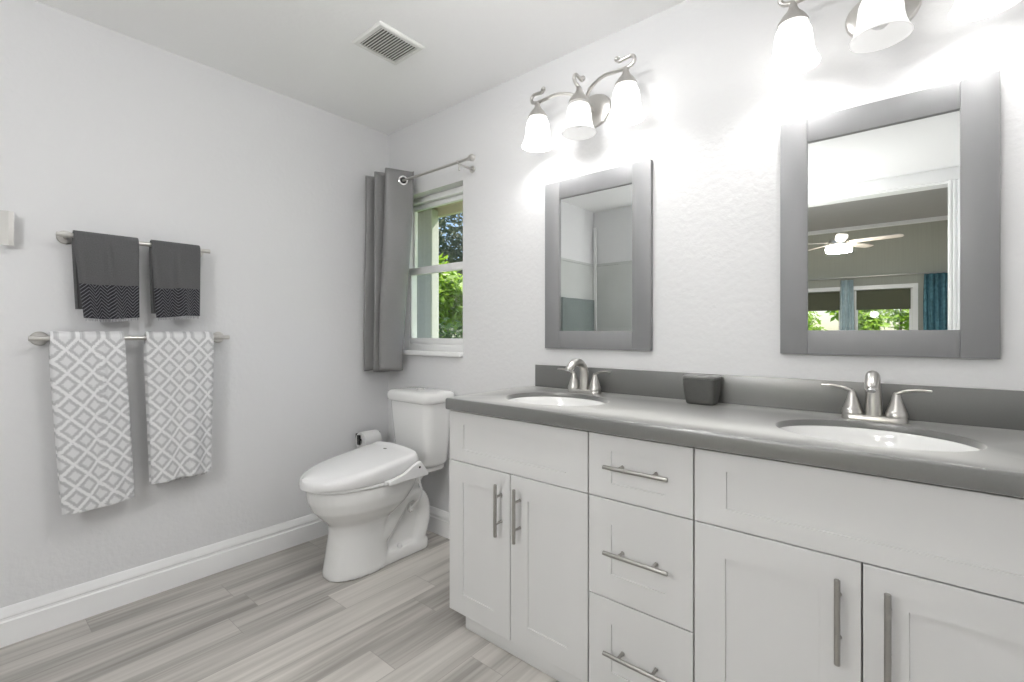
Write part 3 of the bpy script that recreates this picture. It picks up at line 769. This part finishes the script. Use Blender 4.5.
# ================================================================== CURTAIN AND ROD
RY, RZ = -.10, 2.060
r = thing('curtain_rod', (.45, 0, RZ), 'thin brushed nickel curtain rod above the small window', 'curtain rod')
bm = new(); tube(bm, [(.03, RY, RZ), (.835, RY, RZ)], .0075, 16); obj('rod', bm, M['nickel'], r)
bm = new(); lathe(bm, [(.001, .878), (.010, .875), (.0165, .866), (.018, .858), (.016, .848), (.010, .840), (.0105, .833), (.001, .832)], (0, RY, RZ), 24, 'x'); obj('finial', bm, M['nickel'], r)
bm = new(); tube(bm, [(.765, -.004, RZ-.014), (.765, RY, RZ-.014)], .006, 12); lathe(bm, [(.019, .0006), (.019, .005), (.016, .007)], (.765, 0, RZ-.014), 24, 'y', cap0=True, cap1=True)
tube(bm, catmull([(.765, RY-.012, RZ+.004), (.765, RY-.011, RZ-.008), (.765, RY, RZ-.0145), (.765, RY+.011, RZ-.008)], 5), .004, 10); tube(bm, [(.765, RY, RZ-.012), (.765, RY, RZ-.045)], .005, 10); obj('bracket', bm, M['nickel'], r)

plan = [(.028, -.070), (.026, -.130), (.028, -.176), (.040, -.188), (.058, -.150), (.074, -.098), (.090, -.088), (.106, -.120), (.128, -.180), (.146, -.197), (.164, -.160), (.180, -.112), (.194, -.100), (.208, -.125), (.226, -.176), (.246, -.193), (.262, -.170), (.284, -.110), (.300, -.068), (.312, -.048), (.326, -.052)]
pp = catmull([(a, b, 0) for a, b in plan], 5)
bm = new(); nz = 48; ZT_, ZB_ = 2.120, .935
rows = []
for k in range(nz+1):
    t = k/nz; z = ZT_+(ZB_-ZT_)*t; t2 = t*t*(3-2*t)
    row = []
    for i, p in enumerate(pp):
        s = i/(len(pp)-1); face = math.sin(PI*min(1, max(0, (s-.74)/.26)))
        x = p.x-.118*t2*max(0, (s-.45)/.55)**1.2+.004*math.sin(t*5+s*9)*t
        y = RY+(p.y-RY)*(1+.08*t2)+.006*math.sin(t*4.2+s*13)*t
        bulge = face*min(1, t*3)*(.012+.034*math.sin(PI*min(1, t*1.05))*math.sin(2.6*t+.6)+.020*t2)
        x += bulge*.85; y -= bulge*.50
        zz = z-(.010*math.sin(s*15)*t**12)+.014*t**10*max(0, s-.85)/.15
        row.append(bm.verts.new((max(x, .022), min(y, -.012 if z > 1.09 else -.042), zz)))
    rows.append(row)
for a, b in zip(rows, rows[1:]):
    for i in range(len(a)-1): bm.faces.new((a[i], a[i+1], b[i+1], b[i]))
r = thing('window_curtain', (.17, RY, ZB_), 'dark grey grommet curtain bunched in the corner left of the window', 'curtain')
o = obj('panel', bm, M['curtain'], r, smooth=180); m = o.modifiers.new('thickness', 'SOLIDIFY'); m.thickness = .0025; m.offset = 0
# grommets where the rod pierces the folds
def grommet(c, nrm, Rr=.0255):
    b = new(); q = Vector(nrm).normalized(); rot = Vector((0, 0, 1)).rotation_difference(q).to_matrix()
    prof = [(Rr-.008, -.002), (Rr-.007, .0035), (Rr-.002, .005), (Rr+.002, .004), (Rr+.004, .0015), (Rr+.003, -.0035), (Rr-.006, -.004), (Rr-.008, -.002)]
    rg = [[Vector(c)+rot @ Vector((a*math.cos(2*PI*k/32), a*math.sin(2*PI*k/32), h)) for k in range(32)] for a, h in prof]
    loft(b, rg, False, False); bmesh.ops.remove_doubles(b, verts=b.verts, dist=1e-6)
    gr = obj('grommet', b, M['chrome'], r, label='shiny ring')
    b = new(); rg = [[Vector(c)+rot @ Vector((a*math.cos(2*PI*k/32), a*math.sin(2*PI*k/32), h)) for k in range(32)] for a, h in ((.0095, .0030), (Rr-.007, .0030))]
    loft(b, rg, False, False); obj('eyelet_opening', b, M['dark'], gr)
grommet((.2905, -.1025, RZ), (.90, -.42, 0))

# ================================================================== TOILET
TX = .480
t_ = thing('toilet', (TX, -.40, 0), 'white toilet with bidet seat beside the vanity', 'toilet')
def egg(vf, vb, hw, z, n=40, k=2.3):
    """egg outline: front at y=-vf, back at y=-vb"""
    pts = []; cv = vb+(vf-vb)*.42
    for i in range(n):
        a = 2*PI*i/n; c, s = math.cos(a), math.sin(a)
        x = hw*math.copysign(abs(c)**(2/k), c)
        v = cv+(vf-cv)*abs(s)**(2/2.0) if s > 0 else cv-(cv-vb)*abs(s)**(2/3.0)
        pts.append((TX+x, -v, z))
    return pts
RIM = .434
bm = new()
loft(bm, [egg(vf, vb, hw, z, k=kk) for vf, vb, hw, z, kk in ((.690, .375, .118, .0, 2.6), (.690, .375, .118, .02, 2.6), (.678, .380, .109, .10, 2.5), (.664, .380, .103, .20, 2.4), (.666, .36, .106, .245, 2.3), (.702, .31, .140, .282, 2.2), (.742, .27, .171, .326, 2.2), (.764, .23, .186, .375, 2.2), (.770, .21, .189, .420, 2.2), (.768, .21, .187, RIM, 2.2))])
# rear foot slab and raised web
loft(bm, [rrect(TX-.108, -.46, TX+.108, -.135, .05, .0), rrect(TX-.108, -.46, TX+.108, -.135, .05, .045), rrect(TX-.095, -.46, TX+.095, -.145, .05, .062)])
loft(bm, [rrect(TX-.078, -.47, TX+.078, -.165, .06, .05), rrect(TX-.068, -.47, TX+.068, -.165, .06, .13), rrect(TX-.050, -.47, TX+.050, -.165, .05, .31), rrect(TX-.09, -.47, TX+.09, -.13, .05, .41)])
loft(bm, [rrect(TX-.095, -.36, TX+.095, -.055, .03, .395), rrect(TX-.125, -.36, TX+.125, -.045, .03, .412), rrect(TX-.125, -.36, TX+.125, -.045, .03, RIM)])
for s in (-1, 1):
    tube(bm, catmull([(TX+s*.055, -.48, .12), (TX+s*.058, -.41, .16), (TX+s*.060, -.345, .235), (TX+s*.058, -.285, .292), (TX+s*.055, -.22, .300), (TX+s*.055, -.172, .255), (TX+s*.057, -.162, .175), (TX+s*.058, -.18, .105), (TX+s*.058, -.205, .05)], 5), [.046, .045, .043, .042, .042, .042, .043, .045, .046], 16)
o = obj('bowl', bm, M['china'], t_)
m = o.modifiers.new('fuse', 'REMESH'); m.mode = 'VOXEL'; m.voxel_size = .0065; m.use_smooth_shade = True
m = o.modifiers.new('relax', 'SMOOTH'); m.iterations = 7; m.factor = .5
for s in (-1, 1):
    b = new(); lathe(b, [(.013, 0), (.013, .008), (.010, .014), (.004, .017), (.0005, .0175)], (TX+s*.090, -.335, .0610), 20); obj('bolt_cap', b, M['plastic'], t_)
b = new(); lathe(b, [(.001, .0945), (.016, .0945), (.019, .0925), (.021, .089), (.021, .075)], (TX, -.262, .235), 24, 'x', sx=.7); obj('side_plug', b, M['chrome'], t_, label='chrome oval plug')

# tank
KX = TX
bm = new()
def tk(hw, v0, v1, z, r=.05): return rrect(KX-hw, -v1, KX+hw, -v0, r, z, 8)
loft(bm, [tk(.130, .060, .175, .4345), tk(.140, .045, .190, .440), tk(.150, .036, .200, .460), tk(.161, .030, .209, .58), tk(.171, .029, .218, .70), tk(.176, .028, .222, .782)])
obj('tank', bm, M['china'], t_, smooth=50)
bm = new()
loft(bm, [tk(.180, .022, .228, .7825), tk(.188, .018, .235, .787), tk(.190, .016, .237, .800), tk(.190, .016, .237, .820), tk(.187, .019, .234, .833), tk(.176, .030, .223, .841), tk(.14, .06, .18, .844)])
lid_ = obj('tank_lid', bm, M['china'], t_, smooth=60)
bm = new(); lathe(bm, [(.024, .8435), (.024, .8475), (.0215, .8495), (.001, .850)], (KX, -.125, 0), 32); obj('flush_button', bm, M['chrome'], lid_, label='chrome flush button')

# bidet seat: seat ring, domed lid thick at the rear, side housing with hose
bm = new()
loft(bm, [egg(.776, .25, .188, RIM+.001, k=2.2), egg(.782, .245, .192, RIM+.004, k=2.2), egg(.782, .245, .192, RIM+.012, k=2.2), egg(.778, .248, .189, RIM+.0150, k=2.2)])
obj('seat', bm, M['plastic'], t_, smooth=50)
bm = new(); rings = []
NV = 30; Lf, Lb = .802, .312
def lid_w(v):
    c = .50
    if v > c: return .192*math.sqrt(max(0, 1-((v-c)/(Lf-c))**2.15))
    return .192+.003*(c-v)/(c-Lb)
def lid_top(v): return .500+.062*(((Lf-v)/(Lf-Lb))**.9)
def lid_bot(v): return RIM+.0165+.030*max(0, (.52-v)/(.52-Lb))**1.3
def section(v, hw, zb, zt):
    r_ = min(.030, hw*.8); zs = max(zb+.008, zt-.010-r_*.9); sec = []
    for sg in (1, -1):
        pts = [(hw-.004, zb), (hw, zb+.005), (hw, zs)]
        for k in range(1, 6):
            a = PI/2*k/5; pts.append((hw-r_*(1-math.cos(a)), zs+(zt-.010-zs)*math.sin(a)))
        for k in range(1, 5):
            xx = (hw-r_)*(1-k/4); pts.append((xx, zt-.010*(xx/max(hw-r_, .001))**2))
        sec += [(TX+a, -v, z) for a, z in pts] if sg == 1 else [(TX-a, -v, z) for a, z in reversed(pts[:-1])]
    return sec
for v in [Lf-.0006]+[Lf-(Lf-Lb)*((i/NV)**1.7) for i in range(1, NV+1)]:
    rings.append(section(v, max(lid_w(v), .012), lid_bot(v), lid_top(v)))
for dv, f in ((.012, .96), (.022, .86), (.030, .68), (.034, .40), (.035, .06)):
    v = Lb-dv; rings.append(section(v, .195-.02*dv/.035, lid_bot(Lb), lid_bot(Lb)+(lid_top(Lb)-lid_bot(Lb))*f+.012))
loft(bm, rings); obj('seat_lid', bm, M['plastic'], t_, smooth=60)
bm = new()
hz = RIM+.001
prism(bm, [(TX-.196, -0.295, hz), (TX-.196, -0.500, hz), (TX-.196, -0.500, hz+.020), (TX-.196, -0.445, hz+.023), (TX-.196, -0.365, hz+.040), (TX-.196, -0.330, hz+.050), (TX-.196, -0.295, hz+.052), (TX-.196, -0.267, hz+.030), (TX-.196, -0.267, hz)], (.392, 0, 0))
o = obj('seat_housing', bm, M['plastic'], t_, smooth=35); bevel(o, .005, 3)
bm = new()
prism(bm, [(TX+.1975, -0.485, hz+.001), (TX+.1975, -0.250, hz+.001), (TX+.1975, -0.250, hz+.018), (TX+.1975, -0.300, hz+.082), (TX+.1975, -0.345, hz+.066), (TX+.1975, -0.390, hz+.040), (TX+.1975, -0.485, hz+.018)], (.020, 0, 0))
o = obj('side_panel', bm, M['plastic'], t_, smooth=35); bevel(o, .004, 3)
bm = new(); lathe(bm, [(.0055, 0), (.0055, .0015), (.001, .002)], (TX+.2177, -.307, hz+.052), 20, 'x', cap0=True); obj('indicator_light', bm, M['dark'], o)
bm = new(); lathe(bm, [(.012, 0), (.012, .0012), (.001, .0015)], (TX, -.36, lid_top(.36)-.0006), 20, sy=.6); obj('badge', bm, M['dark'], t_, label='small dark oval badge')
bm = new(); tube(bm, catmull([(TX+.195, -.300, hz+.004), (TX+.198, -.292, .405), (TX+.190, -.275, .36), (TX+.165, -.262, .315), (TX+.125, -.260, .27), (TX+.092, -.262, .238)], 6), .0055, 10); obj('water_hose', bm, M['plastic'], t_)

# ================================================================== things seen only in the mirrors
# ceiling fan in the bedroom
fx, fyy, fz = 1.79, -6.5, 2.44
r = thing('ceiling_fan', (fx, fyy, fz), 'ceiling fan with lit lamp mirrored in the large mirror', 'ceiling fan')
bm = new(); tube(bm, [(fx, fyy, fz+.08), (fx, fyy, 3.28)], .014, 12); lathe(bm, [(.06, 3.2995), (.055, 3.26), (.02, 3.23)], (fx, fyy, 0), 24, cap0=True, cap1=True); obj('downrod', bm, M['dnickel'], r)
bm = new(); lathe(bm, [(.03, .10), (.10, .085), (.13, .05), (.13, -.01), (.10, -.035)], (fx, fyy, fz), 32, cap0=True, cap1=True); obj('motor', bm, M['dnickel'], r)
bm = new(); lathe(bm, [(.15, -.036), (.16, -.06), (.16, -.10), (.15, -.112), (.02, -.116)], (fx, fyy, fz), 32, cap0=True, cap1=True); obj('lamp', bm, M['fanlight'], r)
for k in range(5):
    a = 2*PI*k/5+.16; c, s = math.cos(a), math.sin(a)
    b = new(); P = []
    for d, wd in ((.12, .03), (.2, .055), (.5, .07), (.70, .062), (.735, .03)): P.append((d, wd))
    out = [(d, wd) for d, wd in P]+[(d, -wd) for d, wd in reversed(P)]
    prism(b, [(fx+c*d-s*q, fyy+s*d+c*q, fz+.02+q*.18) for d, q in out], (0, 0, .008)); obj('blade', b, M['blade'], r)
def drape(name, x0, x1, y, z0, z1, nf, mat, label):
    b = new(); N = nf*10
    rows = [[b.verts.new((x0+(x1-x0)*i/N+.01*math.sin(z*3+i), y+.035*math.sin(2*PI*nf*i/N), z)) for i in range(N+1)] for z in [z0+(z1-z0)*k/8 for k in range(9)]]
    for a, c in zip(rows, rows[1:]):
        for i in range(N): b.faces.new((a[i], a[i+1], c[i+1], c[i]))
    o = obj(name, b, mat, None, ((x0+x1)/2, y, z0), 180)
    m = o.modifiers.new('thickness', 'SOLIDIFY'); m.thickness = .004
    return tag(o, label, 'curtain', 'bedroom curtains')
drape('bedroom_curtain', 2.78, 3.12, -9.85, .02, 2.25, 4, M['teal'], 'teal patterned curtain mirrored at the right of the large mirror')
drape('bedroom_curtain', 1.50, 1.72, -9.85, .02, 2.22, 3, M['paleteal'], 'pale sheer curtain mirrored between the two bedroom windows')
r = thing('bedroom_curtain_rod', (2, -9.85, 2.27), 'thin curtain rod mirrored above the bedroom windows', 'curtain rod')
bm = new(); tube(bm, [(-.1, -9.85, 2.27), (3.3, -9.85, 2.27)], .012, 10); obj('rod', bm, M['dnickel'], r)
for q in (-.05, 3.25):
    bm = new(); tube(bm, [(q, -9.999, 2.27), (q, -9.85, 2.27)], .008, 8); obj('bracket', bm, M['dnickel'], r)

# shower corner behind the camera on the left (seen in the small mirror)
bm = new(); box(bm, (.0006, -2.619, 0), (.012, -1.92, 1.86)); box(bm, (.012, -2.619, 0), (.84, -2.608, 1.86)); box(bm, (.0006, -2.619, 1.861), (.016, -1.92, 1.885), .003); box(bm, (.016, -2.619, 1.861), (.84, -2.604, 1.885), .003)
struct('wall_shower_tile', bm, M['tile'])
bm = new(); box(bm, (.0165, -2.6035, 0), (.050, -2.585, 2.27), .003); struct('trim_4', bm, M['trim'])
r = thing('dark_bath_towel', (.06, -2.24, .9), 'dark green-grey towel mirrored low in the small mirror', 'towel')
bm = new(); n = 30
rows = []
for y_ in range(n+1):
    u = y_/n; rows.append([(.045+.008*math.sin(u*14)*(1 if k < 5 else 1), -2.54+.60*u, z) for k, z in enumerate((.9, 1.0, 1.15, 1.3, 1.42, 1.50))])
V = [[bm.verts.new(p) for p in rr_] for rr_ in rows]
for a, c in zip(V, V[1:]):
    for i in range(5): bm.faces.new((a[i], a[i+1], c[i+1], c[i]))
o = obj('cloth', bm, M['bathcloth'], r, smooth=180); m = o.modifiers.new('thickness', 'SOLIDIFY'); m.thickness = .014; m.offset = 0
